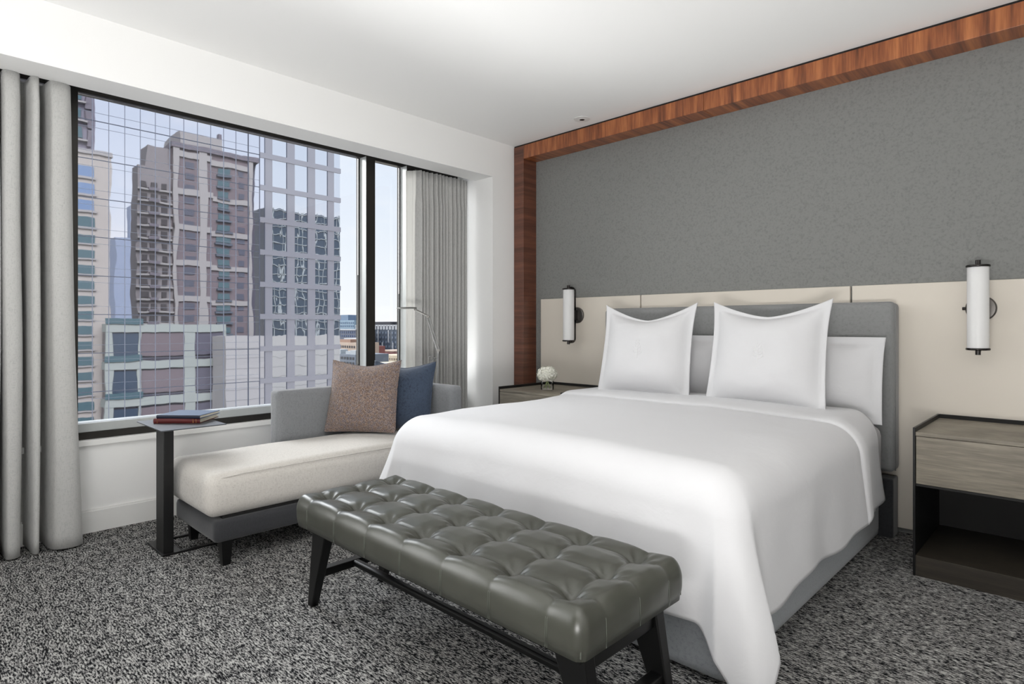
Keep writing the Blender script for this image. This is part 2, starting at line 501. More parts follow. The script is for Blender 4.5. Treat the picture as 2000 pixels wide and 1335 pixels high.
bm = bmesh.new(); folds(bm, 0, 0, 0.012, 2.438, 0, lambda s, h: f_right(0.115+s*0.885, h), ny=380)
add_solid(obj('drape', bm, M['curtain'], cr, smooth=True), 0.004)
def f_lin(s, h):
    x1, y1 = f_right(0.115, h)
    x0, y0 = -0.375, -0.89
    a = sm(0, 1, s)
    return x0 + (x1-x0)*s + 0.012*math.sin(s*9+h*2)*(1-s), y0 + (y1-y0)*s + 0.006*math.sin(s*13)
bm = bmesh.new(); folds(bm, 0, 0, 0.012, 2.438, 0, f_lin, ny=24)
add_solid(obj('lining', bm, M['curtain_lining'], cr, smooth=True, label='white lining at the leading edge of the curtain'), 0.003)

cl_ = thing('curtain', 'wide grey curtain hanging in deep folds at the left end of the window', 'curtain', (-0.27, -3.6, 0.01))
# fold centre line: (run y, x) control points with deep pleats, read at the hem and at the top
CP = [(p[0]-0.042, p[1]) if k > 10 else p for k, p in enumerate([(-3.165, -0.36), (-3.15, -0.27), (-3.156, -0.20), (-3.18, -0.168), (-3.228, -0.170), (-3.243, -0.20), (-3.248, -0.30), (-3.254, -0.372), (-3.270, -0.382), (-3.282, -0.34),
      (-3.286, -0.22), (-3.250, -0.168), (-3.268, -0.166), (-3.279, -0.20), (-3.283, -0.30), (-3.290, -0.378), (-3.305, -0.378), (-3.314, -0.30),
      (-3.318, -0.20), (-3.332, -0.168), (-3.360, -0.165), (-3.378, -0.19), (-3.384, -0.30), (-3.389, -0.378), (-3.397, -0.372), (-3.402, -0.22),
      (-3.412, -0.168), (-3.450, -0.166), (-3.466, -0.20), (-3.470, -0.34), (-3.482, -0.378), (-3.492, -0.30), (-3.498, -0.19), (-3.530, -0.166),
      (-3.565, -0.19), (-3.572, -0.32), (-3.585, -0.378), (-3.598, -0.32), (-3.604, -0.19), (-3.64, -0.166), (-3.675, -0.19), (-3.682, -0.32), (-3.70, -0.378),
      (-3.715, -0.30), (-3.725, -0.18), (-3.77, -0.166), (-3.80, -0.2), (-3.81, -0.33), (-3.83, -0.378), (-3.85, -0.3), (-3.86, -0.18), (-3.91, -0.17), (-3.94, -0.22), (-3.95, -0.36)])]
def catmull(P, t):
    n = len(P)-1
    x = t*n; i = min(int(x), n-1); u = x-i
    p = [P[max(i-1, 0)], P[i], P[i+1], P[min(i+2, n)]]
    return tuple(0.5*((2*p[1][k]) + (-p[0][k]+p[2][k])*u + (2*p[0][k]-5*p[1][k]+4*p[2][k]-p[3][k])*u*u + (-p[0][k]+3*p[1][k]-3*p[2][k]+p[3][k])*u**3) for k in (0, 1))
def f_left(s, h):
    y, x = catmull(CP, s)
    mid = -0.262
    g = 1 - 0.35*sm(0.93, 1.0, h)
    x = mid + (x-mid)*g - 0.004
    flare = (1-h)**1.4
    if s < 0.10:
        k = min(1.0, 1.6*(1-s/0.10))
        y += 0.048*flare*k; x += 0.02*flare*k
    y += 0.012*noise.noise(Vector((s*14, h*2.2, 1.7)))
    x += 0.010*noise.noise(Vector((s*14, h*2.2, 7.7)))
    return x, y
bm = bmesh.new(); folds(bm, 0, 0, 0.010, 2.438, 0, f_left, ny=760, nz=36)
add_solid(obj('drape', bm, M['curtain'], cl_, smooth=True), 0.005)

# ------------------------------------------------------------------ bed
bed = thing('bed', 'wide bed with light grey upholstered headboard and base', 'bed', (1.93, -0.9, 0.0))
hb = obj('headboard', roundbox(0.97, 0.0, 0.36, 2.89, 0.138, 1.295, 0.028, 0.014), M['headboard_fabric'], bed, smooth=True)
pp = [(0.972, 0.030, 0.37), (0.972, 0.030, 1.262)] + [tuple(v) for v in arc((0.972, 0.03, 1.268), (0.973, 0.03, 1.296), (1.0, 0.03, 1.2965))] + \
     [(2.86, 0.03, 1.2965)] + [tuple(v) for v in arc((2.862, 0.03, 1.2965), (2.890, 0.03, 1.2955), (2.8905, 0.03, 1.266))] + [(2.8905, 0.03, 0.37)]
bm = bmesh.new(); tube(bm, pp, 0.0035, 8); obj('piping', bm, M['headboard_fabric'], hb, smooth=True)
obj('base', roundbox(1.04, -1.95, 0.015, 2.822, 0.0, 0.33, 0.015, 0.03), M['bed_base_fabric'], bed, smooth=True)
obj('headboard_support', B(1.0, 0.004, 0.0, 2.885, 0.12, 0.325, bev=0.008), M['base_fabric'], bed)
def mdisp(p, n):
    return p + Vector((0, 0, 0.0))
obj('mattress', roundbox(1.03, -1.94, 0.33, 2.845, -0.015, 0.625, 0.06, 0.03), M['linen'], bed, smooth=True)

# duvet draped over the mattress
XA, XB, YF = 1.125, 2.745, -1.835
def drape(a, b, off=0.0, L=0.60):
    qx = min(max(a, XA), XB); qy = max(b, YF)
    dx, dy = a-qx, b-qy
    s = math.hypot(dx, dy)
    u = (qx-1.935)/0.81; 
    crown = 0.704 + 0.018*(1-u*u) + 0.006*math.sin(b*2.1+0.4) - 0.012*sm(-1.2, -1.9, qy)
    lump = 0.010*noise.noise(Vector((a*2.1, b*1.7, 4.2))) + 0.004*noise.noise(Vector((a*6, b*5, 1.2)))
    if s < 1e-6:
        return Vector((a, b, crown + lump + off))
    nx, ny = dx/s, dy/s
    r = 0.150 + off
    ql = r*PI/2
    if s < ql:
        t = s/r
        out = r*math.sin(t); drop = r*(1-math.cos(t))
    else:
        e = s-ql
        out = r + 0.07*e; drop = r + 0.995*e
    phi = math.atan2(abs(ny), abs(nx)) if (abs(nx) > 1e-6 and abs(ny) > 1e-6) else 0.0
    c2 = math.sin(2*phi)
    if c2 == 0.0 and abs(nx) > 0.5: out *= 1-0.16*sm(-0.75, -0.35, b)
    f = sm(0.06, 0.75, s)
    corner = c2*c2
    # folds of the gathered corner
    out += f*(0.20*corner*corner + 0.045*c2*math.sin(5.0*phi+0.6) + 0.045*c2*(1-abs(math.sin(4.6*phi+0.9)))**1.6)
    # gentle waves along the straight hems
    along = b if abs(nx) > abs(ny) else a
    g = sm(0.15, 0.6, s)
    wav = math.sin(along*7.5+1.1) + 0.6*math.sin(along*17+0.4)
    out += g*(1-corner)*0.010*wav
    drop -= g*(1-corner)*0.012*math.sin(along*9.0+2.0)
    out += off*0.0 + lump*0.6
    x = qx+nx*out; y = qy+ny*out; z = crown+off-drop+lump*(1-g)
    if z < 0.02 + off*0.3:
        over = 0.02-z
        z = 0.02 + 0.01*abs(math.sin(over*30)); x += nx*over*0.3; y += ny*over*0.3
    return Vector((x, y, z))
LO = 0.585
def duv(u, v):
    l2 = 0.545
    a = (XA-l2) + (XB-XA+2*l2)*u
    b = (YF-LO) + (-0.36-(YF-LO))*v
    # ragged hem
    hem = 0.018*math.sin(b*6+1)+0.012*math.sin(b*15)
    return drape(a, b)
duvet = bpy.data.objects.new('duvet', None)
bm = bmesh.new(); grid_surf(bm, 190, 170, duv)
bmesh.ops.translate(bm, vec=(-1.93, 1.1, -0.65), verts=bm.verts)
dv = obj('duvet', bm, M['linen'], None, smooth=True); dv.location = (1.93, -1.1, 0.65)
bpy.data.objects.remove(duvet)
dv.name = 'duvet'
tag(dv, 'smooth white duvet draped over the bed down to its base', 'duvet')
md = add_solid(dv, 0.022); dv.modifiers['thickness'].offset = -1.0
# turned-down top of the duvet
def fold(u, v):
    l2 = 0.55
    a = (XA-l2) + (XB-XA+2*l2)*u
    b0 = -0.66 + 0.03*math.sin(a*1.6+0.5); b1 = -0.26 - 0.07*math.sin(PI*min(1.0, max(0.0, max(XA-a, a-XB))/l2))
    b = b0 + (b1-b0)*v
    edge = 0.020*math.sin(PI*min(1, v*1.0))**0.4
    return drape(a, b, off=0.004 + 0.020*min(1.0, (v*6)**0.5) if v > 0 else 0.001)
bm = bmesh.new(); grid_surf(bm, 190, 26, fold)
fo = obj('turned_down_edge', bm, M['linen'], dv, smooth=True)
fo.modifiers.new('thickness', 'SOLIDIFY').thickness = 0.016

# ------------------------------------------------------------------ pillows
def pillow_bm(w, h, t, flange=0.0, dip=0.0, pinch=0.03, seed=0, n=44, ears=0.0, wr=0.004, sag=0.0, probe=False):
    """local: x across, z up, y thickness (front = -y); base at z=0"""
    bm = bmesh.new()
    W, H = w/2, h/2
    def shape(u, v, side):
        ax, az = abs(u), abs(v)
        fx = flange/W; fz = flange/H
        iu = min(1, ax/(1-fx)) if fx > 0 else ax
        iv = min(1, az/(1-fz)) if fz > 0 else az
        body = max(0.0, (1-iu**3))**0.75 * max(0.0, (1-iv**3))**0.75
        th = t/2*body + 0.003
        x = W*u*(1 - pinch*(1-((v-0.25)/(0.75 if v > 0.25 else 1.25))**2))
        z = H*v
        if v > 0: z -= dip*v*v*(1-ax**1.5)
        else: z += pinch*0.5*H*(v*v)*(1-u*u)
        z += ears*max(0, v)**3*(ax**5)
        if v < 0: th *= 1+sag*(-v)*(1+v)*4*0.25
        nn = Vector((u*2.2+seed, v*2.2, side*1.0+seed*3))
        wob = wr*(noise.noise(nn)*1.5 + 0.5*noise.noise(nn*3.1))
        rad = 0.0
        # pull wrinkles running to the corners
        cd = math.hypot(1-ax, 1-az)
        rad = 0.5*wr*math.sin(math.atan2(1-az, 1-ax+1e-6)*9)*math.exp(-cd*2.2)*body
        return Vector((x, side*(th+wob*body+rad) , z+H))
    if probe: return shape
    V = {}
    for side in (-1, 1):
        for i in range(n+1):
            for j in range(n+1):
                u = -1+2*i/n; v = -1+2*j/n
                # denser towards the edges
                u = math.sin(u*PI/2)*0.5+u*0.5; v = math.sin(v*PI/2)*0.5+v*0.5
                V[(side, i, j)] = bm.verts.new(shape(u, v, side))
        for i in range(n):
            for j in range(n):
                q = (V[(side,i,j)], V[(side,i+1,j)], V[(side,i+1,j+1)], V[(side,i,j+1)])
                bm.faces.new(q if side == -1 else q[::-1])
    ring = [(i, 0) for i in range(n)] + [(n, j) for j in range(n)] + [(i, n) for i in range(n, 0, -1)] + [(0, j) for j in range(n, 0, -1)]
    for a, b in zip(ring, ring[1:]+ring[:1]):
        bm.faces.new((V[(-1,)+b], V[(-1,)+a], V[(1,)+a], V[(1,)+b]))
    return bm
def pillow(name, label, cat, m, loc, rotz, lean, w, h, t, roll=0.0, piping=None, **k):
    bm = pillow_bm(w, h, t, **k)
    me_par = None
    o = obj(name, bm, m, None, smooth=True)
    o.location = loc
    o.rotation_euler = (Matrix.Rotation(rotz, 4, 'Z') @ Matrix.Rotation(-lean, 4, 'X') @ Matrix.Rotation(roll, 4, 'Y')).to_euler()
    tag(o, label, cat)
    return o
G1 = pillow('pillow', 'white pillow lying back against the headboard, left one behind the shams', 'pillow', M['linen'], (1.52, -0.165, 0.64), 0, R(10), 0.92, 0.47, 0.17, flange=0.04, dip=0.0, pinch=0.02, seed=3)
G2 = pillow('pillow', 'white pillow lying back against the headboard, right one behind the shams', 'pillow', M['linen'], (2.43, -0.165, 0.64), 0, R(10), 0.88, 0.47, 0.17, flange=0.04, dip=0.0, pinch=0.02, seed=5)
def sham(label, loc, rz, seed, dip):
    o = pillow('sham', label, 'pillow', M['linen'], loc, rz, R(11), 0.68, 0.63, 0.20, flange=0.035, dip=dip, pinch=0.055, seed=seed, wr=0.007)
    # embroidered tree emblem in the middle of the front
    shp = pillow_bm(0.68, 0.63, 0.20, flange=0.035, dip=dip, pinch=0.055, seed=seed, wr=0.007, probe=True)
    def on(x, z):
        p = shp(x/0.34, z/0.315-1, -1)
        return (p.x, p.y-0.0010, p.z)
    def curve(pts, r):
        bm = bmesh.new(); tube(bm, [on(*q) for q in pts], r, 6); return bm
    cz = 0.31
    e = obj('embroidery', curve([(0, cz-0.06+0.014*k) for k in range(9)], 0.0016), M['embroidery'], o, local=True)
    for k in range(5):
        z = cz-0.035+k*0.019; wd = 0.034*(1-k/6.5)
        for sgn in (-1, 1):
            obj('embroidered_branch', curve([(sgn*wd*tt, z+0.014*tt*tt) for tt in (0, 0.25, 0.5, 0.75, 1.0)], 0.0012), M['embroidery'], e, local=True)
            obj('embroidered_branch', curve([(sgn*wd*0.55, z+0.005), (sgn*wd*0.7, z+0.013), (sgn*wd*0.8, z+0.022)], 0.001), M['embroidery'], e, local=True)
    return o
sham('white square sham pillow with pointed corners, the left of the front pair', (1.540, -0.395, 0.695), R(2), 1, 0.115)
sham('white square sham pillow with pointed corners, the right of the front pair', (2.325, -0.395, 0.695), R(-1), 2, 0.10)

# ------------------------------------------------------------------ nightstands
def nightstand(x0, x1, label):
    t = thing('nightstand', label, 'nightstand', ((x0+x1)/2, -0.2, 0.0))
    yf, yb = -0.48, 0.135
    th = 0.010
    obj('side_panel', B(x0, yf-0.004, 0.0, x0+th, yb, 0.69, bev=0.001), M['black_metal'], t)
    obj('side_panel', B(x1-th, yf-0.004, 0.0, x1, yb, 0.69, bev=0.001), M['black_metal'], t)
    obj('back_panel', B(x0+th, yb-0.012, 0.03, x1-th, yb, 0.69), M['black'], t)
    obj('top', B(x0+th, yf, 0.652, x1-th, yb-0.012, 0.670, bev=0.001), M['oak_grey'], t)
    obj('drawer', B(x0+th+0.002, yf-0.002, 0.430, x1-th-0.002, yf+0.35, 0.650, bev=0.002), M['oak_grey'], t)
    obj('drawer_underside', B(x0+th, yf+0.004, 0.418, x1-th, yb-0.012, 0.429), M['black'], t)
    obj('bottom_shelf', B(x0+th, yf, 0.0, x1-th, yb-0.012, 0.095, bev=0.001), M['oak_dark'], t)
    return t
nightstand(3.065, 3.725, 'grey oak and black metal nightstand to the right of the bed')
nightstand(0.303, 0.945, 'grey oak and black metal nightstand by the window, holding the flowers')

# ------------------------------------------------------------------ sconces
def sconce(cx, label):
    cy = 0.02; zc = 1.256
    t = thing('wall_sconce', label, 'sconce', (cx, 0.14, zc))
    bm = bmesh.new(); lathe(bm, cx, cy, [(0.0455, 1.053), (0.0455, 1.462), (0.041, 1.462), (0.041, 1.053), (0.0455, 1.053)])
    obj('glass_shade', bm, M['opal'], t, smooth=True, autos=40)
    # vertical ribs of the shade
    for z in (1.462, 1.042):
        bm = bmesh.new()
        lathe(bm, cx, cy, [(0.0, z), (0.049, z), (0.051, z+0.003), (0.051, z+0.008), (0.049, z+0.011), (0.0, z+0.011)])
        obj('end_cap', bm, M['dark_nickel'], t, smooth=True, autos=40)
    for z0, z1 in ((1.473, 1.498), (1.018, 1.042)):
        bm = bmesh.new(); lathe(bm, cx, cy, [(0, z0), (0.0115, z0), (0.0115, z1), (0, z1)], 24)
        obj('finial', bm, M['dark_nickel'], t, smooth=True, autos=40)
    for sg, zt in ((1, 1.482), (-1, 1.033)):
        pts = [(cx, cy, zt), (cx, cy+0.035, zt)] + [tuple(v) for v in arc((cx, cy+0.04, zt), (cx, cy+0.085, zt), (cx, cy+0.085, zt-sg*0.035))] + [(cx, cy+0.085, zc+sg*0.03)]
        bm = bmesh.new(); tube(bm, pts, 0.0065, 10)
        obj('arm', bm, M['dark_nickel'], t, smooth=True)
    bm = bmesh.new(); lathe(bm, 0, 0, [(0, 0), (0.066, 0), (0.066, 0.012), (0.060, 0.018), (0, 0.020)], 48)
    bmesh.ops.rotate(bm, cent=(0, 0, 0), matrix=Matrix.Rotation(PI/2, 3, 'X'), verts=bm.verts)
    bmesh.ops.translate(bm, vec=(cx, 0.14, zc), verts=bm.verts)
    pl = obj('back_plate', bm, M['plate_steel'], t, smooth=True, autos=35)
    bm = bmesh.new(); box(bm, cx-0.014, cy+0.055, zc-0.04, cx+0.014, 0.125, zc+0.04, bev=0.004)
    obj('bracket', bm, M['dark_nickel'], t)
    bm = bmesh.new(); tube(bm, [(cx-0.066, 0.13, zc), (cx-0.078, 0.13, zc)], 0.008, 10); obj('knob', bm, M['dark_nickel'], t, smooth=True, autos=40)
sconce(0.605, 'white tubular wall sconce with dark metal caps above the left nightstand')
sconce(3.252, 'white tubular wall sconce with dark metal caps above the right nightstand')

# ------------------------------------------------------------------ flowers in glass vase
vx, vy, vz = 0.605, -0.245, 0.6705
va = thing('vase', 'small clear glass tumbler vase on the left nightstand', 'vase', (vx, vy, vz))
bm = bmesh.new(); lathe(bm, vx, vy, [(0.0, vz), (0.048, vz), (0.050, vz+0.004), (0.050, vz+0.085), (0.046, vz+0.085), (0.046, vz+0.008), (0, vz+0.008)], 40)
obj('glass', bm, M['vase_glass'], va, smooth=True, autos=40)
bm = bmesh.new(); lathe(bm, vx, vy, [(0, vz+0.009), (0.0455, vz+0.009), (0.0455, vz+0.034), (0, vz+0.034)], 40)
obj('water', bm, M['vase_glass'], va, smooth=True, autos=40)
fl = thing('hydrangea', 'round white hydrangea bloom standing in the glass vase', 'flower', (vx, vy, vz+0.01))
fc = Vector((vx-0.002, vy, vz+0.118))
rnd = random.Random(4)
core = bmesh.new(); bmesh.ops.create_icosphere(core, subdivisions=3, radius=0.046, matrix=Matrix.Translation(fc) @ Matrix.Diagonal((1.12, 1.12, 0.9, 1)))
obj('flower_core', core, M['petal'], fl, smooth=True)
bm = bmesh.new()
NF = 170
for i in range(NF):
    zz = 1-2*(i+0.5)/NF
    if zz < -0.72: continue
    rr = math.sqrt(1-zz*zz); ph = i*2.39996
    d = Vector((rr*math.cos(ph), rr*math.sin(ph), zz))
    p = fc + Vector((d.x*0.068, d.y*0.068, d.z*0.056))*(1+0.13*rnd.uniform(-1, 1))
    a = d.orthogonal().normalized(); a = Matrix.Rotation(rnd.uniform(0, 6.28), 3, d) @ a; b = d.cross(a)
    for k in range(4):
        e = (a*math.cos(k*PI/2) + b*math.sin(k*PI/2)); g = d.cross(e)
        L = 0.0155
        v = [bm.verts.new(p), bm.verts.new(p+e*L*0.6+g*L*0.48+d*0.007), bm.verts.new(p+e*L*1.05+d*0.004), bm.verts.new(p+e*L*0.6-g*L*0.48+d*0.003)]
        bm.faces.new(v)
obj('petals', bm, M['petal'], fl, smooth=True)
for k in range(5):
    a = k*1.26
    bm = bmesh.new(); tube(bm, [(vx+0.025*math.cos(a), vy+0.025*math.sin(a), vz+0.012), (vx-0.006*math.cos(a), vy-0.006*math.sin(a), vz+0.085)], 0.0028, 8)
    obj('stem', bm, M['stem'], fl, smooth=True)

# ------------------------------------------------------------------ bench
BX0, BX1, BY0, BY1, BZ0, BZ1 = 1.335, 2.800, -2.665, -2.165, 0.355, 0.455
be = thing('bench', 'tufted grey-green leather bench with splayed black legs at the foot of the bed', 'bench', ((BX0+BX1)/2, (BY0+BY1)/2, 0))
def lin(x, xs):
    """piecewise map of x to the tuft index; half an index at each rim"""
    if x <= xs[0]: return 0.5 + 0.5*max(0.0, (x-(xs[0]-0.105))/0.105)
    if x >= xs[-1]: return len(xs) + 0.5*min(1, (x-xs[-1])/0.105)
    for i in range(len(xs)-1):
        if x <= xs[i+1]: return 1+i+(x-xs[i])/(xs[i+1]-xs[i])
XS = [1.440+0.2083*i for i in range(7)]
YS = [-2.565, -2.410, -2.258]
def tuft(p, n):
    u = lin(p.x, XS); v = lin(p.y, YS)
    su = abs(math.sin(PI*u)); sv = abs(math.sin(PI*v))
    cu = min(1.0, su*1.15)**0.6; cv = min(1.0, sv*1.15)**0.6
    up = max(0.0, n.z)
    # pillowed biscuits, deep at the buttons, shallow along the seams
    du = abs(u-round(u)); dv_ = abs(v-round(v))
    pit = math.exp(-((du/0.16)**2 + (dv_/0.20)**2))
    inside = 1.0 if (1-0.3 <= u <= 7.3 and 1-0.3 <= v <= 3.3) else 0.0
    h = 0.024*(0.55+0.45*cu)*(0.55+0.45*cv) - 0.022*pit*inside
    h += 0.0035*math.sin(math.atan2(v-round(v), u-round(u))*8)*math.exp(-((du/0.26)**2 + (dv_/0.30)**2))*(1-math.exp(-((du/0.05)**2 + (dv_/0.06)**2)))*inside
    h -= 0.003*(math.exp(-(du/0.025)**2) + math.exp(-(dv_/0.03)**2))*inside
    q = p + Vector((0, 0, up*h))
    side = 1-up
    if side > 0.02 and abs(n.z) < 0.99:
        k = cu if abs(n.y) > abs(n.x) else cv
        hz = sm(BZ0, BZ0+0.05, p.z)
        q += Vector((n.x, n.y, 0))*(0.004*k*side*hz)
    if n.z < -0.5: q.z = BZ0
    return q
bt = obj('seat', roundbox(BX0, BY0, BZ0, BX1, BY1, BZ1, 0.032, 0.0060, tuft), M['leather'], be, smooth=True)
for x in XS:     # double-stitched seams down the front face
    bm = bmesh.new()
    for dx in (-0.0028, 0.0028):
        tube(bm, [(x+dx, BY0-0.0012, BZ0+0.006), (x+dx, BY0-0.0016, BZ0+0.04), (x+dx, BY0-0.0002, BZ0+0.078), (x+dx, BY0+0.010, BZ0+0.096)], 0.0010, 6)
    obj('seam', bm, M['leather_seam'], be)
for y in YS:
    for s_, X in ((-1, BX0), (1, BX1)):
        bm = bmesh.new()
        tube(bm, [(X+s_*0.0012, y, BZ0+0.006), (X+s_*0.0016, y, BZ0+0.04), (X+s_*0.0002, y, BZ0+0.078), (X-s_*0.010, y, BZ0+0.096)], 0.0011, 6)
        obj('seam', bm, M['leather_seam'], be)
for X, Y in ((BX0, BY0), (BX1, BY0), (BX1, BY1)):
    sx = 1 if X == BX0 else -1; sy = 1 if Y == BY0 else -1
    bm = bmesh.new(); tube(bm, [(X+sx*0.009, Y+sy*0.009, BZ0+0.01), (X+sx*0.009, Y+sy*0.009, BZ0+0.082)], 0.0018, 6)
    obj('seam', bm, M['leather_seam'], be)
obj('seat_board', B(BX0+0.03, BY0+0.03, 0.335, BX1-0.03, BY1-0.03, 0.357), M['black_wood'], be)
def bleg(xt, xb, y, sg, wt=0.105, wb=0.036):
    bm = bmesh.new()
    yt0, yt1 = y-0.022, y+0.022; yb0, yb1 = y-0.016, y+0.016
    a0, a1 = (xt-wt/2, xt+wt/2); b0, b1 = (xb-wb/2, xb+wb/2)
    hexa(bm, [(b0, yb0, 0), (b1, yb0, 0), (b1, yb1, 0), (b0, yb1, 0)], [(a0, yt0, 0.336), (a1, yt0, 0.336), (a1, yt1, 0.336), (a0, yt1, 0.336)])
    bmesh.ops.bevel(bm, geom=bm.edges[:], offset=0.004, segments=2, profile=0.5, affect='EDGES')
    return obj('leg', bm, M['black_wood'], be)
for y in (-2.585, -2.245):
    bleg(1.425, 1.335, y, -1); bleg(2.71, 2.80, y, 1)
for xx in (1.415, 2.72):
    obj('apron', B(xx-0.035, -2.59, 0.285, xx+0.035, -2.24, 0.336, bev=0.004), M['black_wood'], be)
for xx in (1.372, 2.763):
    obj('stretcher', B(xx-0.02, -2.58, 0.128, xx+0.02, -2.25, 0.16, bev=0.003), M['black_wood'], be)
obj('long_rail', B(1.38, -2.43, 0.132, 2.755, -2.40, 0.158, bev=0.008, seg=3), M['black_wood'], be)

# ------------------------------------------------------------------ chaise
ch = thing('chaise', 'grey chaise longue with pale seat cushion below the window', 'chaise', (0.35, -2.0, 0))
def cdisp(p, n):
    cxm = (p.x-0.365)/0.3; cym = (p.y+2.02)/0.78
    if n.z > 0.1: p = p + Vector((0, 0, 0.022*n.z*max(0, 1-cxm*cxm)*max(0, 1-cym*cym) + 0.004*noise.noise(Vector((p.x*4, p.y*3, 2)))))
    side = 1-abs(n.z)
    zz = (p.z-0.235)/0.21
    p = p + Vector((n.x, n.y, 0))*0.012*side*math.sin(PI*min(1, max(0, zz)))
    return p
obj('seat_cushion', roundbox(0.055, -2.765, 0.236, 0.652, -1.28, 0.452, 0.05, 0.014, cdisp), M['seat_fabric'], ch, smooth=True)
bm = bmesh.new()
tube(bm, [(0.645, -2.70, 0.427), (0.652, -2.6, 0.437), (0.655, -2.1, 0.440), (0.652, -1.3, 0.437)], 0.003, 6)
obj('cushion_piping', bm, M['seat_fabric'], ch, smooth=True)
obj('frame', roundbox(0.075, -2.735, 0.118, 0.660, -1.19, 0.226, 0.02, 0.02), M['base_fabric'], ch, smooth=True)
obj('platform', B(0.11, -2.69, 0.224, 0.63, -1.28, 0.24), M['black'], ch)
for x, y in ((0.625, -2.675), (0.13, -2.66), (0.625, -1.25), (0.13, -1.25)):
    bm = bmesh.new(); hexa(bm, [(x-0.018, y-0.018, 0), (x+0.018, y-0.018, 0), (x+0.018, y+0.018, 0), (x-0.018, y+0.018, 0)],
                           [(x-0.026, y-0.026, 0.12), (x+0.026, y-0.026, 0.12), (x+0.026, y+0.026, 0.12), (x-0.026, y+0.026, 0.12)])
    obj('leg', bm, M['black_wood'], ch)
obj('armrest', roundbox(-0.055, -2.155, 0.12, 0.052, -1.17, 0.762, 0.022, 0.014), M['arm_fabric'], ch, smooth=True)
obj('backrest', roundbox(-0.05, -1.275, 0.12, 0.665, -1.17, 0.772, 0.028, 0.014), M['arm_fabric'], ch, smooth=True)

bp = pillow('throw_pillow', 'mottled brown boucle throw pillow leaning in front of the blue one', 'pillow', M['boucle'], (0.270, -1.71, 0.482), R(38), R(17), 0.47, 0.475, 0.17, dip=0.045, pinch=0.055, seed=8, n=40, wr=0.004)
bb = pillow('throw_pillow', 'navy blue throw pillow leaning on the chaise backrest', 'pillow', M['blue_fabric'], (0.335, -1.462, 0.482), R(28), R(14), 0.46, 0.455, 0.15, dip=0.05, pinch=0.05, seed=11, n=40, wr=0.007)

for o_, w_, h_, t_, kk, mm_ in ((bp, 0.47, 0.475, 0.17, dict(dip=0.045, pinch=0.055, seed=8, wr=0.004), 'boucle'), (bb, 0.46, 0.455, 0.15, dict(dip=0.05, pinch=0.05, seed=11, wr=0.007), 'blue_fabric')):
    shp = pillow_bm(w_, h_, t_, probe=True, **kk)
    ring = [(-1+2*i/24, -1) for i in range(24)] + [(1, -1+2*i/24) for i in range(24)] + [(1-2*i/24, 1) for i in range(24)] + [(-1, 1-2*i/24) for i in range(25)]
    pts = []
    for u, v in ring:
        p = shp(u, v, -1); pts.append((p.x, 0, p.z))
    bm = bmesh.new(); tube(bm, pts, 0.0045, 8)
    obj('piping', bm, M[mm_], o_, smooth=True, local=True)

# ------------------------------------------------------------------ side table and books
stb = thing('side_table', 'slim black metal side table with grey top at the foot end of the chaise', 'table', (0.22, -2.8, 0))
obj('tabletop', B(-0.11, -2.873, 0.634, 0.330, -2.560, 0.640, bev=0.001), M['table_top'], stb)
obj('post', B(0.165, -2.852, 0.010, 0.290, -2.805, 0.634, bev=0.002), M['black_metal'], stb)
bm = bmesh.new(); box(bm, 0.045, -2.862, 0.0, 0.312, -2.772, 0.011, bev=0.001)
obj('base_plate', bm, M['black_metal'], stb)
for x in (0.045, 0.290):
    obj('base_arm', B(x, -2.773, 0.0, x+0.022, -2.50, 0.010), M['black_metal'], stb)
obj('base_crossbar', B(0.046, -2.522, 0.0, 0.311, -2.50, 0.010), M['black_metal'], stb)
def book(name, label, loc, rz, w, d, h, cover, spine, band=False):
    t = thing(name, label, 'book', loc, (0, 0, rz))
    obj('cover', B(0, 0, 0, w, d, 0.003, bev=0.001), cover, t, local=True)
    obj('cover', B(0, 0, h-0.003, w, d, h, bev=0.001), cover, t, local=True)
    bm = bmesh.new()
    V = grid_surf(bm, 1, 8, lambda u, v: Vector((w*u, -0.004*math.sin(PI*v), h*v)))
    grid_surf(bm, 1, 8, lambda u, v: Vector((w*(1-u), 0.003-0.004*math.sin(PI*v), h*v)))
    sp = obj('spine', bm, spine, t, smooth=True, local=True)
    obj('pages', B(0.005, 0.004, 0.003, w-0.005, d-0.006, h-0.003), M['paper'], t, local=True)
    if band:
        for a, b in ((0.208, 0.212), (0.224, 0.227), (0.02, 0.022)):
            obj('spine_band', B(a, -0.0046, h*0.1, b, -0.002, h*0.9), M['gold'], sp, local=True)
    return t
book('book', 'red clothbound book, the lower of two on the side table', (0.045, -2.832, 0.6402), math.atan2(0.18, 0.17), 0.245, 0.225, 0.026, M['red_cloth'], M['red_cloth'], True)
book('book', 'blue covered book, the upper of two on the side table', (0.048, -2.818, 0.6664), math.atan2(0.161, 0.178), 0.238, 0.205, 0.018, M['blue_cloth'], M['navy'])

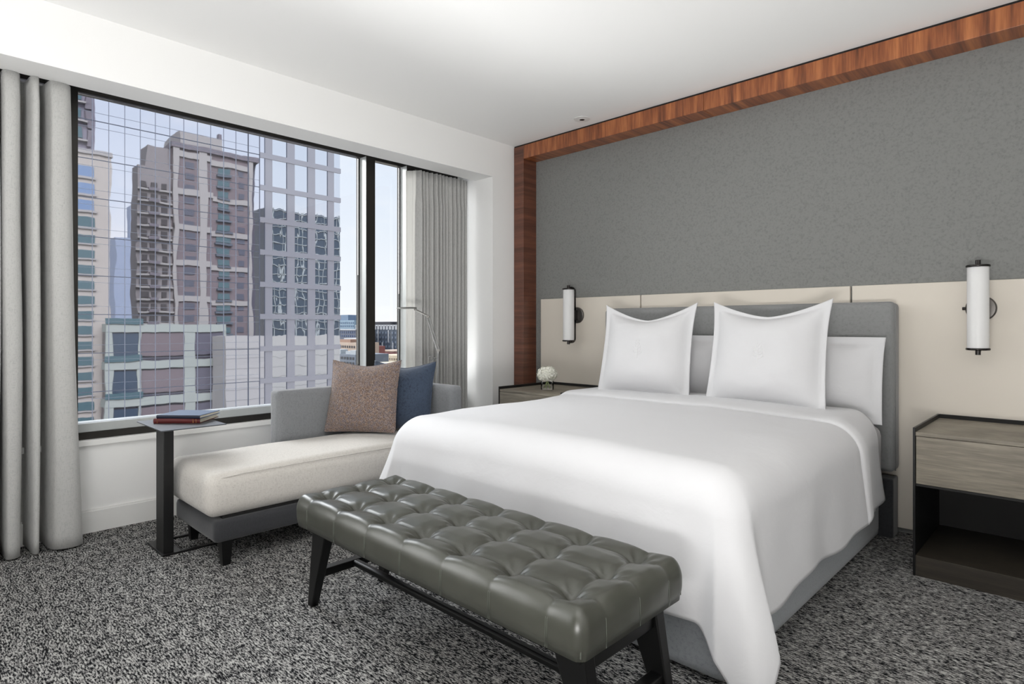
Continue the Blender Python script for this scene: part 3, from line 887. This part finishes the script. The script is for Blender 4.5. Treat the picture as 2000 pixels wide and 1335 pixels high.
# ------------------------------------------------------------------ reading lamp behind the chaise
lp = thing('floor_lamp', 'slender chrome reading lamp with flat round head behind the chaise', 'lamp', (0.155, -0.97, 0))
bx, by = 0.155, -0.97
bm = bmesh.new(); lathe(bm, bx, by, [(0, 0), (0.11, 0), (0.11, 0.008), (0.105, 0.012), (0, 0.012)], 40); obj('base', bm, M['satin_silver'], lp, smooth=True, autos=40)
bm = bmesh.new(); tube(bm, [(bx, by, 0.01), (bx, by, 0.985)], 0.0085, 14); obj('pole', bm, M['chrome'], lp, smooth=True, autos=40)
elb = Vector((0.112, -1.035, 1.235)); hd = Vector((0.045, -1.10, 1.290))
bm = bmesh.new()
for o_ in (-0.006, 0.006):
    tube(bm, [(bx+o_, by+o_, 0.985), (elb.x+o_, elb.y+o_, elb.z)], 0.0045, 10)
obj('lower_arm', bm, M['chrome'], lp, smooth=True, autos=40)
bm = bmesh.new(); tube(bm, [elb+Vector((0.01, 0.01, -0.004)), elb+Vector((0, 0, 0.008)), hd], 0.006, 10); obj('upper_arm', bm, M['satin_silver'], lp, smooth=True, autos=40)
for p, r in ((elb, 0.012), (Vector((bx, by, 0.985)), 0.012), (hd, 0.009)):
    bm = bmesh.new(); tube(bm, [p-Vector((0.010, -0.010, 0)), p+Vector((0.010, -0.010, 0))], r, 14); obj('joint', bm, M['satin_silver'], lp, smooth=True, autos=40)
bm = bmesh.new(); lathe(bm, 0, 0, [(0, 0), (0.072, 0), (0.075, 0.003), (0.073, 0.007), (0, 0.009)], 48)
bmesh.ops.rotate(bm, cent=(0, 0, 0), matrix=Matrix.Rotation(R(-2), 3, 'Y'), verts=bm.verts)
bmesh.ops.translate(bm, vec=(hd.x-0.045, hd.y-0.045, hd.z+0.006), verts=bm.verts)
obj('lamp_head', bm, M['satin_silver'], lp, smooth=True, autos=40)
bm = bmesh.new()
rc = Vector((bx-0.05, by-0.03, 0.925))
tube(bm, [rc + Vector((0.016*math.cos(a)*0.8, 0.016*math.cos(a)*0.6, 0.016*math.sin(a))) for a in [i*2*PI/16 for i in range(17)]], 0.0028, 8)
tube(bm, [(bx, by, 0.925), rc+Vector((0.013, 0.01, 0))], 0.003, 8)
obj('dimmer_ring', bm, M['chrome'], lp, smooth=True)

# ------------------------------------------------------------------ ceiling spot
dl = thing('downlight', 'small round recessed downlight in the ceiling near the wooden beam', 'downlight', (0.866, -0.141, 2.75))
bm = bmesh.new(); lathe(bm, 0.866, -0.141, [(0.062, 2.7495), (0.062, 2.746), (0.020, 2.742), (0.020, 2.7495)], 48); obj('trim_ring', bm, M['white_trim'], dl, smooth=True, autos=40)
bm = bmesh.new(); lathe(bm, 0.866, -0.141, [(0, 2.7425), (0.021, 2.7425), (0.021, 2.7495), (0, 2.7495)], 32); obj('aperture', bm, M['black'], dl, smooth=True, autos=40)

# =================================================================== outside
GZ = -62.0
struct('ground', B(-900, -700, GZ-1, 400, 1100, GZ), M['asphalt'])

# ---- glass tower across the street
TX = -62.0
tw = thing('office_tower', 'tall mirrored glass tower with lilac stone bands directly across the street', 'tower', (TX, 12, GZ))
YL0, YM, YR = -9.0, 24.59, 33.80
Z0, FH = 9.40-3.55*6, 3.55
obj('core', B(TX-24, YL0, GZ, TX-0.3, YR-0.05, 25.2), M['tower_mullion'], tw)
zs = [Z0+FH*k for k in range(0, 11)]
for i, z in enumerate(zs[:-1]):
    obj('glazing_strip', B(TX-0.3, YL0, z, TX, YM, z+FH-0.02), M['tower_glass'], tw)
obj('lower_glazing', B(TX-0.3, YL0, GZ, TX, YR-0.1, Z0), M['tower_glass'], tw)
left_mull = [22.789]
y = 22.789
for q in (21.49, 20.23, 18.95, 17.67, 16.39, 15.11, 13.84, 12.55, 11.27, 9.99, 8.71, 7.43, 6.15, 4.87, 3.6, 2.3, 1.0, -1.5, -4.0, -6.5): left_mull.append(q)
for q in left_mull:
    big = abs(q-22.789) < 0.01
    wd = 0.045 if big else 0.02
    obj('mullion', B(TX, q-wd, GZ, TX+0.06, q+wd, zs[-1]), M['tower_mullion'] if big else M['tower_mullion_thin'], tw)
obj('mullion', B(TX, 24.02-0.03, GZ, TX+0.06, 24.02+0.03, zs[-1]), M['tower_mullion'], tw)
for z in zs[1:-1]:
    obj('transom', B(TX, YL0, z-0.032, TX+0.05, 24.0, z+0.032), M['tower_mullion'], tw)
    for dz in (-0.62, 0.75):
        obj('thin_transom', B(TX, YL0, z+dz-0.012, TX+0.03, 24.0, z+dz+0.012), M['tower_mullion_thin'], tw)
# right-hand bays: stone piers, bands, wavy windows
piers = [(24.59, 25.45), (27.10, 28.05), (29.60, 30.56), (32.13, 33.0)]
wins = [(24.05, 24.56), (25.45, 27.10), (28.05, 29.60), (30.56, 32.13), (33.0, 33.80)]
for a, b in piers:
    obj('stone_pier', B(TX-0.05, a, GZ, TX+0.02, b, zs[-1]), M['tower_stone'], tw)
    obj('joint', B(TX+0.02, a-0.03, GZ, TX+0.05, a+0.02, zs[-1]), M['tower_mullion'], tw)
for z in zs[:-1]:
    obj('stone_band', B(TX-0.05, 24.03, z-0.28, TX+0.12, YR+0.05, z+0.28), M['tower_stone'], tw)
    for a, b in wins:
        if z > -9: obj('window', B(TX-0.2, a, z+0.28, TX-0.01, b, z+FH-0.28), M['tower_glass_wavy'], tw)
obj('side_face', B(TX-24, YR-0.05, GZ, TX-0.02, YR, 25.2), M['tower_stone'], tw)

# ---- generic building block
def facade_rows(t, x0, x1, y0, y1, zlist, wh, m, side, n, frac, name='window_row', edge=0.5, dep=0.12):
    for z in zlist:
        bm = bmesh.new()
        if side in ('-y', '+y'):
            L = x1-x0-2*edge; st = L/n
            yy = y0 if side == '-y' else y1
            for k in range(n):
                a = x0+edge+st*(k+(1-frac)/2)
                box(bm, a, yy-dep if side == '-y' else yy-0.01, z, a+st*frac, yy+0.01 if side == '-y' else yy+dep, z+wh)
        else:
            L = y1-y0-2*edge; st = L/n
            xx = x0 if side == '-x' else x1
            for k in range(n):
                a = y0+edge+st*(k+(1-frac)/2)
                box(bm, xx-dep if side == '-x' else xx-0.01, a, z, xx+0.01 if side == '-x' else xx+dep, a+st*frac, z+wh)
        obj(name, bm, m, t)
def building(name, label, x0, x1, y0, y1, z1, m, cat='building'):
    t = thing(name, label, cat, ((x0+x1)/2, (y0+y1)/2, GZ))
    obj('walls', B(x0, y0, GZ, x1, y1, z1), m, t)
    return t
KD = 0.75
def cm(name, rgb, rough=0.7, metal=0.0, spec=0.3):
    if name not in M: M[name] = mat(name, tuple(c*KD for c in srgb(*rgb)), rough, metal, spec)
    return M[name]
WG = cm('window_dark', (58, 72, 88), 0.15, 0.0, 0.8)
WT = cm('window_teal', (70, 104, 114), 0.2, 0.0, 0.8)

# distant buildings seen past the tower
t = building('apartment_block', 'dark slate apartment block with white slotted parapet beyond the right pane', -366, -308.5, 220, 240, -0.6, cm('slate', (84, 94, 110)))
for k in range(17):
    x = -365.5 + k*3.4
    obj('parapet_fin', B(x, 219.6, -0.6, x+1.5, 220.6, 2.0), cm('white_conc', (214, 216, 220)), t)
obj('parapet_cap', B(-366, 219.6, 1.7, -308.5, 220.6, 2.5), M['white_conc'], t)
obj('roof_box', B(-362, 224, -0.6, -330, 232, 4.6), cm('slate_dark', (66, 66, 74)), t)
obj('roof_box', B(-317, 224, -0.6, -312, 232, 4.6), M['slate_dark'], t)
facade_rows(t, -366, -308.5, 220, 240, [-3.4-3.0*k for k in range(8)], 1.4, cm('slate_win', (138, 150, 168), 0.3), '-y', 16, 0.36, dep=0.25)
for x, za, zb in ((-353, -9, -1), (-338, -9, -1), (-326, -9, -1), (-314, -9, -1), (-360, -22, -9), (-347, -22, -9), (-333, -22, -9), (-321, -22, -9), (-311.5, -22, -9)):
    obj('light_strip', B(x, 219.5, za, x+0.9, 219.95, zb), M['white_conc'], t)
t = building('office_block', 'pale blue glass office block far off beside the tower edge', -535, -500.6, 300, 320, 7.6, cm('blue_glass', (150, 176, 196), 0.3))
obj('roof_storey', B(-535, 300.5, 7.6, -512.6, 318, 12.8), cm('blue_glass_dark', (120, 146, 176), 0.3), t)
facade_rows(t, -535, -500.6, 300, 320, [4.2-3.1*k for k in range(4)], 1.6, cm('bg_win', (104, 132, 162), 0.3), '-y', 9, 0.6, dep=0.3)
t = building('low_office', 'long grey office building with a white roof edge below the blue block', -375, -333, 200, 214, -1.0, cm('grey_brown', (116, 122, 138)))
obj('roof_edge', B(-375.5, 199.5, -1.0, -332.8, 214, -0.3), M['white_conc'], t)
facade_rows(t, -375, -333, 200, 214, [-3.0-2.4*k for k in range(4)], 1.3, cm('lo_win', (78, 96, 132), 0.3), '-y', 16, 0.62, dep=0.2)
t = building('parking_structure', 'white parking structure with dark openings in front of the low office', -295.5, -283, 170, 182, -5.0, M['white_conc'])
facade_rows(t, -295.5, -283, 170, 182, [-6.6, -8.6, -10.6], 0.9, cm('opening', (84, 84, 88)), '-y', 6, 0.6, dep=0.2)
t = building('tan_block', 'tan flat-roofed building in front of the parking structure', -262, -233.5, 140, 152, -6.0, cm('tan', (214, 192, 174)))
obj('penthouse', B(-250, 141, -6.0, -240, 148, -4.6), cm('tan_brown', (178, 146, 128)), t)
facade_rows(t, -262, -233.5, 140, 152, [-8.4, -10.8], 1.0, cm('opening', (84, 84, 88)), '-y', 14, 0.5, dep=0.2)
t = building('grey_block', 'grey building with rooftop units in front of the tan one', -205, -184.5, 110, 124, -8.8, cm('grey_roof', (132, 140, 152)))
for a, b, c_ in ((-200, 111, 1.6), (-194.5, 112, 1.0), (-189, 110.6, 1.5)):
    obj('rooftop_unit', B(a, b, -8.8, a+3.6, b+3, -8.8+c_), cm('unit', (200, 206, 210)), t)
facade_rows(t, -205, -184.5, 110, 124, [-10.6, -12.4, -14.2], 0.9, cm('opening', (84, 84, 88)), '-y', 10, 0.6, dep=0.15)
t = building('brick_tower', 'narrow red brick building left of the cream block', -258.5, -246.5, 160, 164, -8.2, cm('red_brick', (164, 104, 98)))
facade_rows(t, -258.5, -246.5, 160, 164, [-10.2-2.0*k for k in range(3)], 0.8, cm('brick_win', (130, 84, 82)), '-y', 4, 0.5)
t = building('terrace_roof_block', 'dusky red roofed building behind the cream block', -263, -248.5, 171, 182, -11.4, cm('dusky', (166, 114, 114)))
obj('parapet', B(-263.3, 170.6, -11.4, -248.2, 182, -10.8), M['tan'], t)
t = building('cream_block', 'cream building with small arched windows beyond the right pane', -216.5, -190, 140, 152, -10.7, cm('cream', (224, 206, 178)))
facade_rows(t, -216.5, -190, 140, 152, [-12.6, -14.4], 0.8, cm('cream_win', (150, 130, 110)), '-y', 16, 0.4, dep=0.15)
t = building('cream_annex', 'lower cream building in front of the cream block', -176.5, -150, 110, 122, -11.2, cm('cream2', (214, 204, 182)))
obj('roof_parapet', B(-176.8, 109.7, -11.2, -150, 110.2, -10.8), M['white_conc'], t)
facade_rows(t, -176.5, -150, 110, 122, [-12.6, -14.2], 0.8, M['cream_win'], '-y', 16, 0.5, dep=0.15)

# ---- buildings on this side of the street, seen only as reflections in the tower
def mx_(xv): return 2*TX - xv
KD = 0.42
WT = cm('window_teal_dark', (96, 128, 136), 0.2, 0.0, 0.8)
brown = cm('mauve_brick', (152, 138, 142)); beige = cm('beige_stone', (206, 200, 196)); dove = cm('dove', (176, 168, 168))
XBR = mx_(-180)          # face towards the tower
t = thing('residential_tower', 'mauve brick high-rise with cream bands, seen reflected in the glass tower', 'tower', (XBR+12, 57, GZ))
obj('walls', B(XBR, 50.0, GZ, XBR+24, 71.6, 51.5), brown, t)
obj('walls', B(XBR+1, 41.4, GZ, XBR+7, 50.0, 45.0), dove, t)
obj('stepped_top', B(XBR+2, 44.0, 45.0, XBR+8, 50.0, 51.0), dove, t)
obj('penthouse', B(XBR+3, 52.5, 51.5, XBR+18, 64.0, 57.0), beige, t)
obj('roof_slab', B(XBR-0.8, 49.5, 51.2, XBR+24, 73.4, 52.6), cm('slab', (150, 142, 150)), t)
obj('roof_mast', B(XBR+5, 63.6, 52, XBR+6, 64.6, 59.0), M['slab'], t)
for z in (50.0, 39.5, 29.5, 19.5, 9.5):
    obj('cream_band', B(XBR-0.5, 50.0, z-1.1, XBR, 60.0, z+0.5), beige, t)
    obj('cream_band', B(XBR-0.5, 60.0, z-2.0, XBR, 71.4, z-0.5), beige, t)
for y0, y1 in ((56.6, 58.8), (50.0, 51.0), (70.6, 71.6)):
    obj('cream_pilaster', B(XBR-0.56, y0, -5, XBR-0.02, y1, 51.15), beige, t)
for z in [48.0-3.33*k for k in range(18)]:
    bm = bmesh.new(); box(bm, XBR-0.25, 61.6, z-2.1, XBR, 65.0, z-0.4); obj('window', bm, WT, t)
    obj('balcony', B(XBR-0.9, 61.2, z-2.9, XBR, 65.4, z-2.3), cm('balc', (120, 128, 140)), t)
    bm = bmesh.new(); box(bm, XBR-0.2, 52.8, z-2.0, XBR, 55.4, z-0.2); obj('window', bm, cm('window_grey', (120, 122, 136), 0.3), t)
    obj('window', B(XBR-0.15, 67.4, z-2.0, XBR, 69.2, z-0.3), M['window_grey'], t)
    bm = bmesh.new()
    for yy in (42.2, 44.6, 47.2): box(bm, XBR+0.6, yy, z-3.4 if z > 46 else z-2.2, XBR+1.02, yy+1.5, z-0.6 if z <= 44 else z-3.3)
    if z < 44: obj('window_row', bm, cm('bay_dark', (96, 90, 92)), t)
    else: bm.free()
    if z < 44: obj('balcony', B(XBR-0.2, 43.9, z-2.9, XBR+1.0, 46.4, z-2.1), M['slab'], t)
    if z < 44: obj('ledge', B(XBR+0.1, 41.2, z-3.0, XBR+1.0, 50.0, z-2.5), beige, t)
bm = bmesh.new(); box(bm, XBR+2, 71.6, GZ, XBR+18, 73.4, 51.2); obj('side_bay', bm, cm('mauve_dark', (124, 120, 134)), t)

XCR = mx_(-165)
t = thing('corner_tower', 'cream high-rise with teal windows, seen reflected at the left of the glass tower', 'tower', (XCR+10, 25, GZ))
obj('walls', B(XCR, 18.0, GZ, XCR+20, 32.0, 42.5), cm('cream_wall', (222, 212, 202)), t)
obj('upper_storeys', B(XCR+1, 16.0, 42.5, XCR+18, 28.8, 64.0), cm('lilac_wall', (170, 164, 178)), t)
obj('cornice', B(XCR-0.4, 17.6, 41.6, XCR+20, 32.3, 42.6), beige, t)
for k in range(20):
    z = 38.6-3.9*k if k < 4 else 22.6-3.55*(k-4)
    wm = cm('window_sky', (150, 176, 214), 0.3) if k < 3 else WT
    obj('window', B(XCR-0.2, 22.5, z-2.4 if k < 4 else z-1.9, XCR, 28.6, z), wm, t)
    obj('sill', B(XCR-0.45, 22.2, z-2.9 if k < 4 else z-2.3, XCR, 29.0, z-2.4 if k < 4 else z-1.95), beige, t)
for k in range(4):
    z = 61-4.4*k
    obj('window', B(XCR+0.7, 20, z-2.4, XCR+1, 26.5, z), WT, t)
    obj('balcony', B(XCR-0.2, 19.5, z-3.3, XCR+1, 27.2, z-2.9), beige, t)
    obj('bay_edge', B(XCR+0.2, 27.2, z-4.4, XCR+1, 28.0, z-0.4), cm('slab', (150, 142, 150)), t)

XPD = mx_(-160)
t = thing('podium_building', 'cream framed podium with dark glazed bays, reflected low in the glass tower', 'building', (XPD+1, 44, GZ))
obj('bay_glass', B(XPD+0.8, 30.0, GZ, XPD+4, 57.0, 1.0), cm('podium_bay', (88, 84, 96), 0.2, 0, 0.8), t)
pf = cm('podium_frame', (206, 212, 204))
for z in (1.2, -7.6, -16.4, -25):
    obj('beam', B(XPD, 29.8, z-1.3, XPD+4, 57.0, z+0.6), pf, t)
    obj('balustrade', B(XPD-0.3, 29.6, z+0.6, XPD, 37.4, z+2.0), WT, t)
for y0, y1 in ((29.8, 31.4), (36.6, 37.2), (46.8, 49.4), (56.4, 57.0)):
    obj('column', B(XPD+0.12, y0+0.02, GZ, XPD+0.85, y1-0.02, 0.9), pf, t)
for z in (-1.5, -10.5, -19.5):
    for ya, yb, mm_ in ((31.4, 36.6, 'window_dark'), (37.2, 46.8, 'mauve_brick'), (49.4, 56.4, 'mauve_dark')):
        obj('bay_panel', B(XPD+0.4, ya, z-4.4, XPD+0.8, yb, z+1.2), M[mm_], t)

XBL = mx_(-150)
t = thing('blank_block', 'pale windowless block reflected in the lower right of the glass tower', 'building', (XBL+5, 75, GZ))
obj('walls', B(XBL, 52.9, GZ, XBL+9, 125, -1.2), cm('pale_render', (226, 222, 218)), t)
for k in range(6):
    obj('panel_joint', B(XBL-0.04, 52.9, -4.2-2.6*k, XBL, 125, -4.12-2.6*k), cm('joint_grey', (176, 174, 174)), t)

XGR = mx_(-190)
t = thing('gridded_tower', 'white gridded tower with dark glass, reflected in the right windows of the glass tower', 'tower', (XGR+10, 100, GZ))
obj('walls', B(XGR, 80.0, GZ, XGR+20, 128, 40), cm('grid_glass', (78, 94, 112), 0.25, 0, 0.8), t)
gm = cm('grid_white', (214, 220, 222))
for k in range(19):
    obj('vertical_fin', B(XGR-0.3, 80+2.6*k, GZ, XGR, 80.36+2.6*k, 40.4), gm, t)
for k in range(24):
    obj('floor_edge', B(XGR-0.3, 80, 39.4-2.6*k, XGR, 128, 39.62-2.6*k), gm, t)
XDB = mx_(-330)
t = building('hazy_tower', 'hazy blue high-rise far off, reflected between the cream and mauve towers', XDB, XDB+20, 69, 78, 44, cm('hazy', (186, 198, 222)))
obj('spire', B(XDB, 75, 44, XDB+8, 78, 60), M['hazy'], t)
